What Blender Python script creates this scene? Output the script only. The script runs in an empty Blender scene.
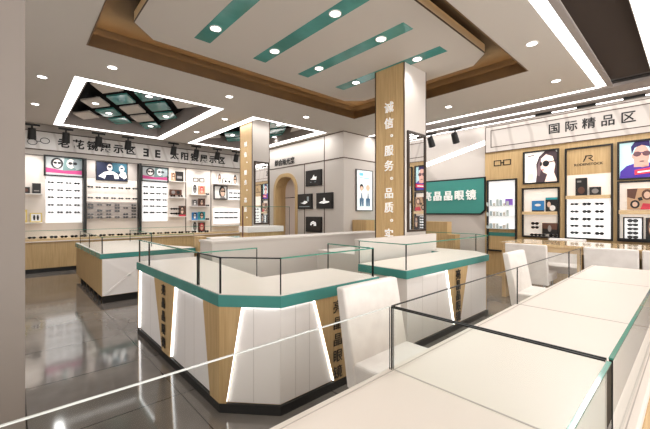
import bpy, bmesh, math, random
from mathutils import Vector, Matrix
random.seed(4)
C = bpy.context.scene.collection
PI = math.pi
XR = -PI/2            # rotation of things standing on or in front of a wall that faces -X

# ------------------------------------------------------------------ materials
def lin(c):
    if isinstance(c, str):
        c = tuple(int(c[i:i+2], 16)/255 for i in (0, 2, 4))
    return tuple((v/12.92 if v <= .04045 else ((v+.055)/1.055)**2.4) for v in c) + (1,)
MC = {}
def mat(name, col, rough=.5, metal=0., emit=0., ecol=None, spec=.5):
    if name in MC: return MC[name]
    m = bpy.data.materials.new(name); m.use_nodes = True
    b = m.node_tree.nodes['Principled BSDF']
    b.inputs['Base Color'].default_value = lin(col)
    b.inputs['Roughness'].default_value = rough
    b.inputs['Metallic'].default_value = metal
    b.inputs['Specular IOR Level'].default_value = spec
    if emit:
        b.inputs['Emission Color'].default_value = lin(ecol or col)
        b.inputs['Emission Strength'].default_value = emit
    MC[name] = m
    return m
def nodes(m): return m.node_tree.nodes, m.node_tree.links, m.node_tree.nodes['Principled BSDF']
def noisy(name, col, col2, scale=(1, 1, 1), nscale=5., rough=.5, detail=4, lo=.35, hi=.65, distort=0.):
    m = mat(name, col, rough); n, l, b = nodes(m)
    tc = n.new('ShaderNodeTexCoord'); mp = n.new('ShaderNodeMapping'); mp.inputs['Scale'].default_value = scale
    no = n.new('ShaderNodeTexNoise'); no.inputs['Scale'].default_value = nscale; no.inputs['Detail'].default_value = detail
    no.inputs['Distortion'].default_value = distort
    cr = n.new('ShaderNodeValToRGB'); cr.color_ramp.elements[0].position = lo; cr.color_ramp.elements[1].position = hi
    cr.color_ramp.elements[0].color = lin(col); cr.color_ramp.elements[1].color = lin(col2)
    l.new(tc.outputs['Object'], mp.inputs['Vector']); l.new(mp.outputs['Vector'], no.inputs['Vector'])
    l.new(no.outputs['Fac'], cr.inputs['Fac']); l.new(cr.outputs['Color'], b.inputs['Base Color'])
    return m
def veined(name, col, col2, rough=.35, rot=(0, 0, 0), scale=1.1):
    m = mat(name, col, rough); n, l, b = nodes(m)
    tc = n.new('ShaderNodeTexCoord'); mp = n.new('ShaderNodeMapping'); mp.inputs['Rotation'].default_value = rot
    w = n.new('ShaderNodeTexWave'); w.inputs['Scale'].default_value = scale; w.inputs['Distortion'].default_value = 3.
    w.inputs['Detail'].default_value = 3; w.inputs['Detail Scale'].default_value = .8
    cr = n.new('ShaderNodeValToRGB')
    e = cr.color_ramp.elements; e[0].position = 0; e[0].color = lin(col2); e[1].position = .12; e[1].color = lin(col)
    l.new(tc.outputs['Object'], mp.inputs['Vector']); l.new(mp.outputs['Vector'], w.inputs['Vector'])
    l.new(w.outputs['Color'], cr.inputs['Fac']); l.new(cr.outputs['Color'], b.inputs['Base Color'])
    return m

M = {}
M['ceil'] = mat('ceiling_paint', 'c8c0b7', .75, spec=.2)
M['ceil_dark'] = mat('dark_ceiling_paint', '3d332e', .7, spec=.2)
M['grey'] = mat('grey_ceiling_band', '9a908b', .6)
M['black'] = mat('matt_black', '0d0c0c', .45)
M['brown_lip'] = noisy('bronze_brown_trim', '6a4c28', '573d1f', (1, 1, 1), 3, .5)
M['wall'] = mat('warm_white_wall', 'cdc5be', .65, spec=.25)
M['wallgrey'] = mat('pale_grey_wall', 'c2b8b2', .65, spec=.25)
M['cream'] = mat('cream_panel', 'eadfd5', .55, spec=.3)
M['marble'] = veined('veined_stone_panel', 'cfc6bf', 'bbb1aa', .35, (0.9, 0, .3), .9)
M['trim'] = mat('dark_bronze_line', '4a3626', .4, .3)
M['wood'] = noisy('pale_oak_veneer', 'cfb081', 'ba9969', (26, 26, 1.1), 2.2, .45, 6, .3, .7)
M['wood_hor'] = noisy('oak_edge_veneer', 'dcc198', 'caa97c', (2, 2, 26), 2.2, .4, 6, .3, .7)
M['wood_inner'] = noisy('oak_inner', 'c4a377', 'b0905f', (26, 26, 1.1), 2.2, .5, 6)
M['teal'] = noisy('teal_lacquer', '47918a', '3f867f', (1, 1, 1), 2.5, .25)
M['teal_glass'] = noisy('teal_glass_inlay', '549a92', '42857e', (1, 1, 1), 2.2, .12, 3, .4, .6)
M['white'] = mat('white_laminate', 'f6f1ee', .35)
M['top'] = mat('cream_counter_top', 'e6dbd1', .3)
M['leather'] = noisy('white_leather', 'ece6e1', 'e2dbd6', (1, 1, 1), 9, .5)
M['chrome'] = mat('polished_steel', 'c8c8c8', .15, 1.)
M['mirror'] = mat('mirror_glass', 'e6e6e6', .02, 1.)
M['led'] = mat('white_led_diffuser', 'ffffff', .5, emit=5.)
M['led_thin'] = mat('white_led_tape', 'ffffff', .5, emit=4.5)
M['led_warm'] = mat('warm_led_tape', 'ffd08a', .5, emit=26., ecol='ffd49a')
M['lamp'] = mat('lamp_lens', 'ffffff', .5, emit=9.)
M['litwhite'] = mat('backlit_white_panel', 'f4f2f0', .6, emit=.75, ecol='ffffff')
M['litcream'] = mat('glowing_cream_panel', 'f2e8de', .6, emit=.28, ecol='fff2e4')  # cream with a faint glow of its own
M['lens'] = mat('dark_lens', '17181b', .15)
M['frame'] = mat('sunglass_frame', '1b1a1a', .3)
M['screen'] = mat('dark_screen', '121214', .15)
M['ink'] = mat('black_lettering', '15110f', .5)
M['white_letter'] = mat('raised_white_letters', 'f7f3ee', .5, emit=.25, ecol='ffffff')
M['seam'] = mat('grey_joint', 'b5aaa2', .6)
M['groove'] = mat('off_white_groove', 'd8d2ce', .6)  # joint colour, a touch greyer than the white panels

def glass():
    m = bpy.data.materials.new('clear_glass'); m.use_nodes = True
    n, l = m.node_tree.nodes, m.node_tree.links
    for x in list(n):
        if x.type != 'OUTPUT_MATERIAL': n.remove(x)
    out = n['Material Output']
    t = n.new('ShaderNodeBsdfTransparent'); t.inputs['Color'].default_value = (.985, .995, .99, 1)
    g = n.new('ShaderNodeBsdfGlossy'); g.inputs['Roughness'].default_value = .01
    f = n.new('ShaderNodeFresnel'); f.inputs['IOR'].default_value = 1.14
    mx = n.new('ShaderNodeMixShader')
    ge_ = n.new('ShaderNodeNewGeometry'); iv = n.new('ShaderNodeMath'); iv.operation = 'SUBTRACT'; iv.inputs[0].default_value = 1
    mu = n.new('ShaderNodeMath'); mu.operation = 'MULTIPLY'
    l.new(ge_.outputs['Backfacing'], iv.inputs[1]); l.new(f.outputs[0], mu.inputs[0]); l.new(iv.outputs[0], mu.inputs[1])
    l.new(mu.outputs[0], mx.inputs[0]); l.new(t.outputs[0], mx.inputs[1]); l.new(g.outputs[0], mx.inputs[2])
    l.new(mx.outputs[0], out.inputs['Surface'])
    return m
M['glass'] = glass()
M['glass_edge'] = mat('green_glass_edge', '3a8a74', .1, spec=.35)
M['glass_edge_glint'] = mat('painted_edge_glint', 'cfd2cf', .2)  # near-white stands for light caught along the rail's top edge
M['glass_edge_dark'] = mat('dark_glass_joint', '101413', .35, spec=.2)

def floor_mat():
    m = mat('polished_floor_tile', '6f665f', .075, spec=.95); n, l, b = nodes(m)
    tc = n.new('ShaderNodeTexCoord'); mp = n.new('ShaderNodeMapping')
    mp.inputs['Location'].default_value = (-.95, -.02, 0)
    no = n.new('ShaderNodeTexNoise'); no.inputs['Scale'].default_value = 1.6; no.inputs['Detail'].default_value = 7
    cr = n.new('ShaderNodeValToRGB'); cr.color_ramp.elements[0].position = .3; cr.color_ramp.elements[1].position = .7
    cr.color_ramp.elements[0].color = lin('625c57'); cr.color_ramp.elements[1].color = lin('7f7872')
    br = n.new('ShaderNodeTexBrick'); br.offset = 0; br.squash = 1
    br.inputs['Scale'].default_value = 1; br.inputs['Brick Width'].default_value = .89; br.inputs['Row Height'].default_value = .89
    br.inputs['Mortar Size'].default_value = .004; br.inputs['Mortar Smooth'].default_value = 0
    br.inputs['Mortar'].default_value = lin('2a2522')
    l.new(tc.outputs['Object'], mp.inputs['Vector']); l.new(mp.outputs['Vector'], br.inputs['Vector'])
    l.new(tc.outputs['Object'], no.inputs['Vector']); l.new(no.outputs['Fac'], cr.inputs['Fac'])
    l.new(cr.outputs['Color'], br.inputs['Color1']); l.new(cr.outputs['Color'], br.inputs['Color2'])
    l.new(br.outputs['Color'], b.inputs['Base Color'])
    return m
M['floor'] = floor_mat()

# ------------------------------------------------------------------ builder
class B:
    """collects shapes; build() links them as one mesh object"""
    def __init__(s): s.bm = bmesh.new()
    def prism(s, pts, vec, mi=0):
        vec = Vector(vec)
        a = [s.bm.verts.new(p) for p in pts]; b = [s.bm.verts.new(Vector(p)+vec) for p in pts]
        n = len(pts); fs = [s.bm.faces.new(a), s.bm.faces.new(b[::-1])]
        for i in range(n): fs.append(s.bm.faces.new((a[i], b[i], b[(i+1) % n], a[(i+1) % n])))
        for f in fs: f.material_index = mi
        bmesh.ops.recalc_face_normals(s.bm, faces=fs)
        return fs
    def box(s, x0, x1, y0, y1, z0, z1, mi=0, bevel=0, seg=2):
        fs = s.prism([(x0, y0, z0), (x1, y0, z0), (x1, y1, z0), (x0, y1, z0)], (0, 0, z1-z0), mi)
        if bevel:
            es = list({e for f in fs for e in f.edges})
            bmesh.ops.bevel(s.bm, geom=es, offset=bevel, segments=seg, affect='EDGES', profile=.5, clamp_overlap=True)
        return s
    def poly(s, pts, mi=0):
        f = s.bm.faces.new([s.bm.verts.new(p) for p in pts]); f.material_index = mi; return s
    def cyl(s, p0, p1, r0, r1=None, n=16, mi=0):
        p0, p1 = Vector(p0), Vector(p1); r1 = r0 if r1 is None else r1
        d = (p1-p0).normalized(); a = d.orthogonal().normalized(); b = d.cross(a)
        A = [s.bm.verts.new(p0+(a*math.cos(t)+b*math.sin(t))*r0) for t in [2*PI*i/n for i in range(n)]]
        D = [s.bm.verts.new(p1+(a*math.cos(t)+b*math.sin(t))*r1) for t in [2*PI*i/n for i in range(n)]]
        fs = [s.bm.faces.new(A), s.bm.faces.new(D[::-1])]
        for i in range(n): fs.append(s.bm.faces.new((A[i], D[i], D[(i+1) % n], A[(i+1) % n])))
        for f in fs: f.material_index = mi
        bmesh.ops.recalc_face_normals(s.bm, faces=fs)
        return s
    def frame(s, x0, x1, z0, z1, w, y0, y1, mi=0):
        s.box(x0, x1, y0, y1, z0, z0+w, mi); s.box(x0, x1, y0, y1, z1-w, z1, mi)
        s.box(x0, x0+w, y0, y1, z0+w, z1-w, mi); s.box(x1-w, x1, y0, y1, z0+w, z1-w, mi); return s
    def build(s, name, mats, parent=None, world=False, smooth=False, loc=None, rot=0):
        if world and (parent is not None or loc is not None):
            l = parent.location if parent is not None else Vector(loc)
            r = parent.rotation_euler.z if parent is not None else rot
            s.bm.transform((Matrix.Translation(l) @ Matrix.Rotation(r, 4, 'Z')).inverted())
        me = bpy.data.meshes.new(name); s.bm.to_mesh(me); s.bm.free()
        if not isinstance(mats, (list, tuple)): mats = [mats]
        for m in mats: me.materials.append(M[m] if isinstance(m, str) else m)
        if smooth:
            for p in me.polygons: p.use_smooth = True
        o = bpy.data.objects.new(name, me); C.objects.link(o)
        if parent is not None: o.parent = parent
        elif loc is not None: o.location = loc; o.rotation_euler.z = rot
        return o

def tag(o, label, cat, group=None):
    o['label'] = label; o['category'] = cat
    if group: o['group'] = group
    return o
def struct(o, label=None):
    o['kind'] = 'structure'
    if label: o['label'] = label
    return o
def thing(name, label, cat, loc=(0, 0, 0), rot=0, group=None):
    o = bpy.data.objects.new(name, None); C.objects.link(o)
    o.empty_display_size = .1
    o.location = loc; o.rotation_euler.z = rot
    return tag(o, label, cat, group)
def text(s, size, m, parent, x, z, y=-.004, name='lettering', ext=.004, off=0., align='CENTER', mirror=False, sx=1.):
    cu = bpy.data.curves.new(name, 'FONT'); cu.body = s; cu.size = size; cu.extrude = ext; cu.offset = off
    cu.align_x = align; cu.align_y = 'CENTER'; cu.resolution_u = 3
    cu.materials.append(M[m] if isinstance(m, str) else m)
    tmp = bpy.data.objects.new(name, cu); C.objects.link(tmp)
    me = bpy.data.meshes.new_from_object(tmp.evaluated_get(bpy.context.evaluated_depsgraph_get()))
    bpy.data.objects.remove(tmp); bpy.data.curves.remove(cu)
    o = bpy.data.objects.new(name, me); C.objects.link(o); o.parent = parent
    o.location = (x, y, z); o.rotation_euler = (PI/2, 0, 0)
    o.scale = (-sx if mirror else sx, 1, 1)
    return o
def copy_tree(o, parent=None):
    c = o.copy(); C.objects.link(c); c.parent = parent
    for ch in list(o.children): copy_tree(ch, c)
    return c
ORD = ['first', 'second', 'third', 'fourth', 'fifth', 'sixth', 'seventh', 'eighth', 'ninth', 'tenth', 'eleventh', 'twelfth',
       'thirteenth', 'fourteenth', 'fifteenth', 'sixteenth', 'seventeenth', 'eighteenth', 'nineteenth', 'twentieth', 'twenty-first', 'twenty-second']

# ------------------------------------------------------------------ the room
H = 3.4
x0r, x1r, y0r, y1r = -3., 8., -3., 10.7
struct(B().box(x0r-.1, x1r+.1, y0r-.1, y1r+.2, -.1, 0).build('floor', 'floor'), 'brown grey polished floor tiles reflecting the shop')
# ceiling with its openings
holes = [(.63, 5.33, 1.58, 4.89), (.65, 2.97, 6.12, 9.8), (3.65, 5.73, 6.2, 9.8), (1.5, 6.8, .42, .88)]
xs = sorted({x0r, 6.8, *[h[0] for h in holes], *[h[1] for h in holes]})
ys = sorted({y0r, 9.9, *[h[2] for h in holes], *[h[3] for h in holes]})
b = B()
for i in range(len(xs)-1):
    for j in range(len(ys)-1):
        cx, cy = (xs[i]+xs[i+1])/2, (ys[j]+ys[j+1])/2
        if any(h[0] < cx < h[1] and h[2] < cy < h[3] for h in holes): continue
        if cx > 5.9 and cy > 5.9: pass
        b.box(xs[i], xs[i+1], ys[j], ys[j+1], H, H+.06)
ceiling = struct(b.build('ceiling', 'ceil'), 'beige plasterboard ceiling with stepped recesses')
# upper slab closes every opening
b = B(); b.box(x0r, x1r, y0r, 10.9, 3.95, 4.05)
struct(b.build('ceiling_upper_slab', 'ceil_dark'))
# raised recess: cavity, lip, cove light
b = B(); X0, X1, Y0, Y1 = holes[0]; g = .16; zt = 3.72
b.box(X0-g, X1+g, Y0-g, Y1+g, zt, zt+.02)
for (a0, a1, c0, c1) in ((X0-g-.02, X0-g, Y0-g, Y1+g), (X1+g, X1+g+.02, Y0-g, Y1+g), (X0-g, X1+g, Y0-g-.02, Y0-g), (X0-g, X1+g, Y1+g, Y1+g+.02)):
    b.box(a0, a1, c0, c1, H+.06, zt)
struct(b.build('ceiling_recess', mat('bronze_recess', '453829', .6)))
b = B()
for (a0, a1, c0, c1) in ((X0, X0+.015, Y0, Y1), (X1-.015, X1, Y0, Y1), (X0+.015, X1-.015, Y0, Y0+.015), (X0+.015, X1-.015, Y1-.015, Y1)):
    b.box(a0, a1, c0, c1, H-.004, H+.15)
struct(b.build('trim_1', 'brown_lip'))
b = B(); q = .07
for (a0, a1, c0, c1) in ((X0-q-.03, X0-q, Y0-q, Y1+q), (X1+q, X1+q+.03, Y0-q, Y1+q), (X0-q, X1+q, Y0-q-.03, Y0-q), (X0-q, X1+q, Y1+q, Y1+q+.03)):
    b.box(a0, a1, c0, c1, H+.11, H+.13)
cv = tag(b.build('cove_light', 'led_warm', loc=(3, 3.2, 0), world=True), 'warm light tape hidden behind the brown lip of the big ceiling recess', 'cove light')

# suspended tray
tz = 3.53
tray = thing('ceiling_tray', 'large beige suspended ceiling panel with four teal strips and eight lamps', 'ceiling panel', (2.95, 3.2, tz))
ch = .27; a0, a1, c0, c1 = .99, 4.9, 1.9, 4.5
outline = [(a0+ch, c0), (a1-ch, c0), (a1, c0+ch), (a1, c1-ch), (a1-ch, c1), (a0+ch, c1), (a0, c1-ch), (a0, c0+ch)]
b = B(); b.prism([(x, y, tz) for x, y in outline], (0, 0, .12)); b.build('panel', 'ceil', tray, True)
def offs(poly, d):
    out = []; n = len(poly)
    for i in range(n):
        p, q_, r = Vector(poly[i-1]), Vector(poly[i]), Vector(poly[(i+1) % n])
        u = (q_-p).normalized(); v = (r-q_).normalized()
        n1 = Vector((u.y, -u.x)); n2 = Vector((v.y, -v.x)); m_ = (n1+n2); m_ = m_/m_.dot(n1)
        out.append(tuple(q_+m_*d))
    return out
def ring(b, poly, dout, z0, z1, mi=0, close=True):
    o2 = offs(poly, dout); n = len(poly)
    for i in range(n if close else n-1):
        j = (i+1) % n
        b.prism([(*poly[i], z0), (*poly[j], z0), (*o2[j], z0), (*o2[i], z0)], (0, 0, z1-z0), mi)
b = B(); ring(b, outline, .006, tz, tz+.018); b.build('edge_line', 'trim', tray, True)
b = B(); ring(b, outline, .004, tz+.018, tz+.12); b.build('side_band', mat('cove_glow_tray_side', 'f3e0bb', .6), tray, True)  # warm cove glow on the tray side is put into its colour
b = B()
for xc in (1.71, 2.52, 3.3, 4.1): 
    b = B(); b.box(xc-.1, xc+.1, 2.2, 4.11, tz-.003, tz); st = b.build('teal_strip', 'teal_glass', tray, True)
LAMPS = []
def downlight(x, y, z, label, group, parent=None, r=.055, power=13):
    if parent is None:
        t = thing('downlight', label, 'ceiling light', (x, y, z), 0, group)
    else:
        t = thing('downlight', label, 'ceiling light', (x, y, z), 0, group)
    b = B(); n = 20
    for i in range(n):
        t0, t1 = 2*PI*i/n, 2*PI*(i+1)/n
        f = lambda t_, r_: (r_*math.cos(t_), r_*math.sin(t_), -.008)
        b.prism([f(t0, r), f(t1, r), f(t1, r+.014), f(t0, r+.014)], (0, 0, .008))
    rg = b.build('trim_ring', mat('white_ring', 'e8e4df', .3), t)
    B().cyl((0, 0, -.004), (0, 0, 0), r, n=20).build('lens', 'lamp', rg)
    LAMPS.append((x, y, z, power))
names = ['teal strip farthest left', 'second teal strip from the left', 'third teal strip from the left', 'teal strip beside the wood column']
for i, xc in enumerate((1.71, 2.52, 3.3, 4.1)):
    for j, yy in enumerate((3.73, 2.59)):
        downlight(xc, yy, tz-.003, 'round recessed lamp in the %s, %s end' % (names[i], ('far', 'near')[j]), 'lamps in the teal ceiling strips', power=12)
DL = [(.99, 5.4, 'between the recess corner and the left coffer'), (.3, 6.47, 'left of the coffer, nearer the camera'), (.28, 8.17, 'left of the coffer, nearer the back wall'),
      (2.72, 5.4, 'in the band before the gap between the coffers'), (4.48, 5.47, 'in the band before the arch wall'), (6.02, 3.13, 'right of the big recess, above the green sign'),
      (4.5, 1.3, 'right of the big recess, nearest the wide light strip'), (6.04, 1.42, 'near the corner of the wide light strip'), (3.3, 6.75, 'between the two coffers, nearer the camera'), (3.31, 8.3, 'between the two coffers, nearer the back wall'),
      (-.9, 1.1, 'behind the near left pillar')]
for x, y, l in DL: downlight(x, y, H, 'round recessed ceiling lamp %s' % l, 'ceiling downlights')

# coffers with diamond tiles
def coffer(x0, x1, y0, y1, where, cols):
    w = .17
    t = thing('ceiling_coffer', 'black ceiling coffer with white light border %s' % where, 'ceiling coffer', ((x0+x1)/2, (y0+y1)/2, H))
    wf, wr, wb = .11, .13, .05
    b = B(); b.box(x0, x0+w, y0, y1, H, H+.03); b.box(x1-wr, x1, y0, y1, H, H+.03)
    b.box(x0+w, x1-wr, y0, y0+wf, H, H+.03); b.box(x0+w, x1-wr, y1-wb, y1, H, H+.03); b.build('light_border', 'led', t, True)
    xa, xb, ya, yb = x0+w, x1-wr, y0+wf, y1-wb
    b = B(); b.box(xa-.02, xa, ya, yb, H-.002, 3.8); b.box(xb, xb+.02, ya, yb, H-.002, 3.8)
    b.box(xa, xb, ya-.02, ya, H-.002, 3.8); b.box(xa, xb, yb, yb+.02, H-.002, 3.8); b.build('side', 'grey', t, True)
    B().box(xa, xb, ya, yb, 3.76, 3.78).build('back_board', mat('coffer_black', '0c0908', .8, spec=.1), t, True)
    k = 0
    for (i, j, col, lit) in cols:
        cx = x0+.55+.335*i; cy = y0+2.01+.59*j
        pts = []
        for dx, dy in ((-.25, 0), (0, -.42), (.25, 0), (0, .42)):
            pts.append((min(max(cx+dx, xa+.01), xb-.01), min(max(cy+dy, ya+.01), yb-.01), 3.6))
        b = B(); b.prism(pts, (0, 0, .03)); o = b.build('diamond_tile', col, t, True)
        if lit: 
            downlight(cx, cy, 3.6, 'lamp in a diamond tile %s, %s' % (where, lit), 'coffer tile lamps', power=4)
    b = B()
    for (i, j, *_r) in cols:
        cx = x0+.55+.335*i; cy = y0+2.01+.59*j; b.cyl((cx, cy, 3.63), (cx, cy, 3.76), .012, n=8)
    b.build('hanger', 'black', t, True)
pat = [(0, 0, 'ceil', 'nearest its left edge'), (1, -1, 'teal_glass', 0), (2, 0, 'ceil', 0), (1, 1, 'teal_glass', 'nearest the back left'), (0, 2, 'ceil', 0), (3, 1, 'ceil', 0),
       (2, 2, 'teal_glass', 0), (3, -1, 'teal_glass', 0), (4, 0, 'teal_glass', 'nearest its right edge'), (0, -2, 'ceil', 0), (2, -2, 'teal_glass', 'nearest the front'), (4, -2, 'ceil', 0), (4, 2, 'teal_glass', 'nearest the back wall')]
coffer(.65, 2.97, 6.12, 9.8, 'in the left coffer', pat)
coffer(3.65, 5.73, 6.2, 9.8, 'in the coffer above the far column', [p for p in pat if p[0] < 5 and not (p[0] in (0,) and p[1] in (0, -2))and not (p[0] == 1 and p[1] == -1)])

# wide light strips and dark channel on the right
def strip(x0, x1, y0, y1, z, label, m='led', name='light_strip', th=.03):
    return tag(B().box(x0, x1, y0, y1, z, z+th).build(name, m, loc=((x0+x1)/2, (y0+y1)/2, z), world=True), label, 'strip light')
struct(B().box(1.5, 6.87, .86, .925, H-.03, H).box(6.8, 6.87, .925, 1.0, H-.03, H).build('trim_12', 'grey'))
strip(1.5, 6.8, .925, 1.05, H-.012, 'widest white light strip running towards the right wall', th=.01)
strip(1.5, 6.6, .2, .41, H-.012, 'white light strip beyond the dark channel at top right corner', th=.01)
b = B(); b.box(1.5, 6.8, .42, .88, 3.46, 3.48)
struct(b.build('ceiling_channel', ['ceil_dark']))
strip(6.8, 6.89, .89, 5.75, H, 'thin white light strip along the edge of the beige ceiling')
struct(B().box(6.89, 7.0, y0r, 5.77, H+.05, H+.07).build('trim_2', 'black'))
struct(B().box(7.0, 7.42, y0r, 5.77, H, H+.05).box(7.6, 7.86, y0r, 5.77, H, H+.05).box(7.95, 8., y0r, 5.77, H, H+.05).build('ceiling_side_band', 'grey'))
strip(7.43, 7.52, -2.9, 5.75, H, 'second thin white strip, between the grey ceiling bands')
struct(B().box(7.52, 7.6, y0r, 5.77, H+.05, H+.07).build('trim_3', 'black'))
strip(7.87, 7.94, -2.9, 5.75, H, 'white light strip closest to the right wall')
struct(B().box(6.8, 8., y0r, .89, H+.06, H+.09).build('trim_4', 'black'))

# walls
struct(B().box(x0r, 5.9, 10.7, 10.85, 0, 3.95).build('wall_left', 'wall'), 'display wall on the left side of the photo')
struct(B().box(x0r-.1, x0r, y0r, 10.85, 0, 3.95).build('wall_far_left', 'wall'))
struct(B().box(x0r, x1r, y0r-.1, y0r, 0, 3.95).build('wall_behind', 'wall'))
struct(B().box(8., 8.12, y0r, 5.9, 0, 3.95).build('wall_right', 'wall'), 'right wall carrying the display bays and green sign')
struct(B().box(x0r, 5.9, 9.9, 10.7, 3.55, 3.6).build('ceiling_back_band', 'ceil'))
struct(B().box(x0r, 5.9, 9.88, 9.9, H, 3.6).build('trim_5', 'black'))
# arch wall
ax = 5.9
def archpts(ya, yb, zt, r, n=8):
    """points of a doorway outline from (ya,0) up and over to (yb,0)"""
    pts = [(ya, 0)]
    for i in range(n+1):
        t = PI-(PI/2)*i/n; pts.append((ya+r+r*math.cos(t), zt-r+r*math.sin(t)))
    for i in range(n+1):
        t = PI/2-(PI/2)*i/n; pts.append((yb-r+r*math.cos(t), zt-r+r*math.sin(t)))
    pts.append((yb, 0)); return pts
op = archpts(7.68, 8.68, 2.48, .42)
b = B()
b.prism([(ax, 5.77, 0), (ax, 7.68, 0)]+[(ax, y, z) for y, z in op[1:10]]+[(ax, (7.68+8.68)/2, 2.48), (ax, (7.68+8.68)/2, 3.6), (ax, 5.77, 3.6)], (.12, 0, 0))
b.prism([(ax, 10.7, 0), (ax, 8.68, 0)]+[(ax, y, z) for y, z in op[10:-1][::-1]]+[(ax, (7.68+8.68)/2, 2.48), (ax, (7.68+8.68)/2, 3.6), (ax, 10.7, 3.6)], (.12, 0, 0))
struct(b.build('wall_arch', 'wall'), 'pale wall with an arched opening and screens')
struct(B().box(5.9+.12, 8.1, 5.77, 5.89, 0, 3.6).build('wall_poster_side', 'wall'))
d = bpy.data.objects.new('door_1', None); C.objects.link(d); d.location = (ax, 8.18, 0); d.rotation_euler.z = XR; struct(d, 'arched opening with oak lining')
b = B(); outer = archpts(7.58, 8.78, 2.57, .5); inner = archpts(7.695, 8.665, 2.465, .41)
for i in range(len(op)-1):
    b.prism([(ax-.015, *outer[i]), (ax-.015, *outer[i+1]), (ax-.015, *inner[i+1]), (ax-.015, *inner[i])], (.4, 0, 0))
b.build('arch_lining', 'wood', d, True)
b = B(); b.box(ax+.36, ax+.38, 7.5, 9.4, 0, 2.6); b.build('door_leaf', mat('taupe_door', 'd8c9c2', .5), d, True)
b = B(); b.box(ax+.35, ax+.36, 7.6, 8.75, 1.86, 1.88); b.box(ax+.32, ax+.36, 7.76, 7.8, .9, 1.5); b.build('door_handle', 'trim', d, True)
# bronze lines on the arch wall
b = B()
b.box(ax-.006, ax, 5.77, 10.7, 2.74, 2.765); b.box(ax-.006, ax, 7.26, 7.285, 0, 2.74); b.box(ax-.006, ax, 6.45, 6.475, 0, H)
b.box(ax-.006, ax, 5.77, 10.7, H-.02, H); b.box(ax-.006, ax+.0, 5.764, 5.77, 0, .01)
b.box(ax-.006, 8, 5.764, 5.77, 2.74, 2.765); b.box(ax-.006, 8, 5.764, 5.77, H-.02, H)
struct(b.build('trim_6', 'trim'))
# near-left pillar
struct(B().box(-.9, .035, 2.0, 2.6, 0, H).build('column', mat('pillar_paint', '8b827b', .65, spec=.2)), 'plain taupe pillar at the left edge')

# ------------------------------------------------------------------ columns with wood cladding
def column(x0, x1, y0, y1, top, lab, zb=0):
    c = bpy.data.objects.new('column', None); C.objects.link(c); c.location = ((x0+x1)/2, (y0+y1)/2, 0); struct(c, lab)
    B().box(x0+.012, x1-.012, y0, y1, zb, top).build('core', 'wall', c, True)
    b = B(); n = 11; w = (y1-y0-.03)/n
    for i in range(n):
        for (xa, xb) in ((x0, x0+.012), (x1-.012, x1)):
            b.box(xa, xb, y0+.015+i*w+.002, y0+.015+(i+1)*w-.002, zb, top)
    b.build('oak_cladding', 'wood', c, True)
    b = B()
    for (xa, ya) in ((x0-.003, y0-.003), (x1-.009, y0-.003), (x0-.003, y1-.009), (x1-.009, y1-.009)):
        b.box(xa, xa+.012, ya, ya+.012, zb, top)
    b.build('corner_line', 'trim', c, True)
    return c
colA = column(4.04, 4.61, 2.76, 3.28, tz, 'oak clad column in the middle with vertical white lettering')
colB = column(3.83, 4.28, 6.54, 7.08, 3.76, 'far oak clad column standing in the second coffer')
colz = [(2.93, '诚'), (2.7, '信'), (2.55, '。'), (2.3, '服'), (2.08, '务'), (1.93, '。'), (1.68, '品'), (1.47, '质'), (1.32, '。'), (1.08, '实')]
def vtext(name, label, items, size, m, loc, rot, off=.0, ext=.006, sx=1., cat='lettering', par=None):
    t = thing(name, label, cat, loc, rot)
    if par is not None:
        t.parent = par; t.location = Vector(loc)-par.location; del t['category']
    for z, s in items:
        text(s, size*(.8 if s == '。' else 1), m, t, (.09 if s == '。' else 0), z-loc[2], -.008, 'character', ext, off, sx=sx)
    return t
vtext('column_lettering', 'white raised characters running down the middle oak column', colz, .165, 'white_letter', (4.04, 3.02, .95), XR, .002, par=colA)
vtext('column_lettering', 'faint white characters running down the far oak column', colz[:9], .115, 'white_letter', (3.83, 6.81, .95), XR, .002, par=colB)
def mirror(x0, x1, y, z0, z1, lab):
    t = thing('wall_mirror', lab, 'mirror', ((x0+x1)/2, y, z0))
    B().frame(x0, x1, z0, z1, .03, y-.03, y-.002).build('mirror_frame', mat('dark_brown_frame', '33251b', .4), t, True)
    B().box(x0+.035, x1-.035, y-.015, y-.004, z0+.035, z1-.035).build('mirror_glass', 'mirror', t, True)
mirror(4.1, 4.57, 2.76, 1.13, 2.57, 'tall black framed mirror on the middle column')
mirror(3.87, 4.26, 6.54, 1.15, 2.54, 'tall black framed mirror on the far column')

# ------------------------------------------------------------------ glass
def pane(p0, p1, z0, z1, th=.016, name='glass_pane', parent=None, em='glass_edge', cap=.008):
    """an upright glass sheet from p0 to p1; edges are green"""
    b = B(); u = (Vector(p1)-Vector(p0)).normalized(); n = Vector((-u.y, u.x))*th/2
    a, c = Vector(p0), Vector(p1)
    fs = b.prism([(*(a-n), z0), (*(c-n), z0), (*(c+n), z0), (*(a+n), z0)], (0, 0, z1-z0-cap), 0)
    n2 = n*1.1; b.prism([(*(a-n2), z1-cap), (*(c-n2), z1-cap), (*(c+n2), z1-cap), (*(a+n2), z1-cap)], (0, 0, cap), 1)
    for f in fs:
        nn = f.normal
        f.normal_update()
        if abs(f.normal.z) > .5: f.material_index = 0
        elif abs(f.normal.dot(Vector((u.x, u.y, 0)))) > .7: f.material_index = 2
    o = b.build(name, ['glass', em, 'glass_edge_dark'], parent, True)
    return o

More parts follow.
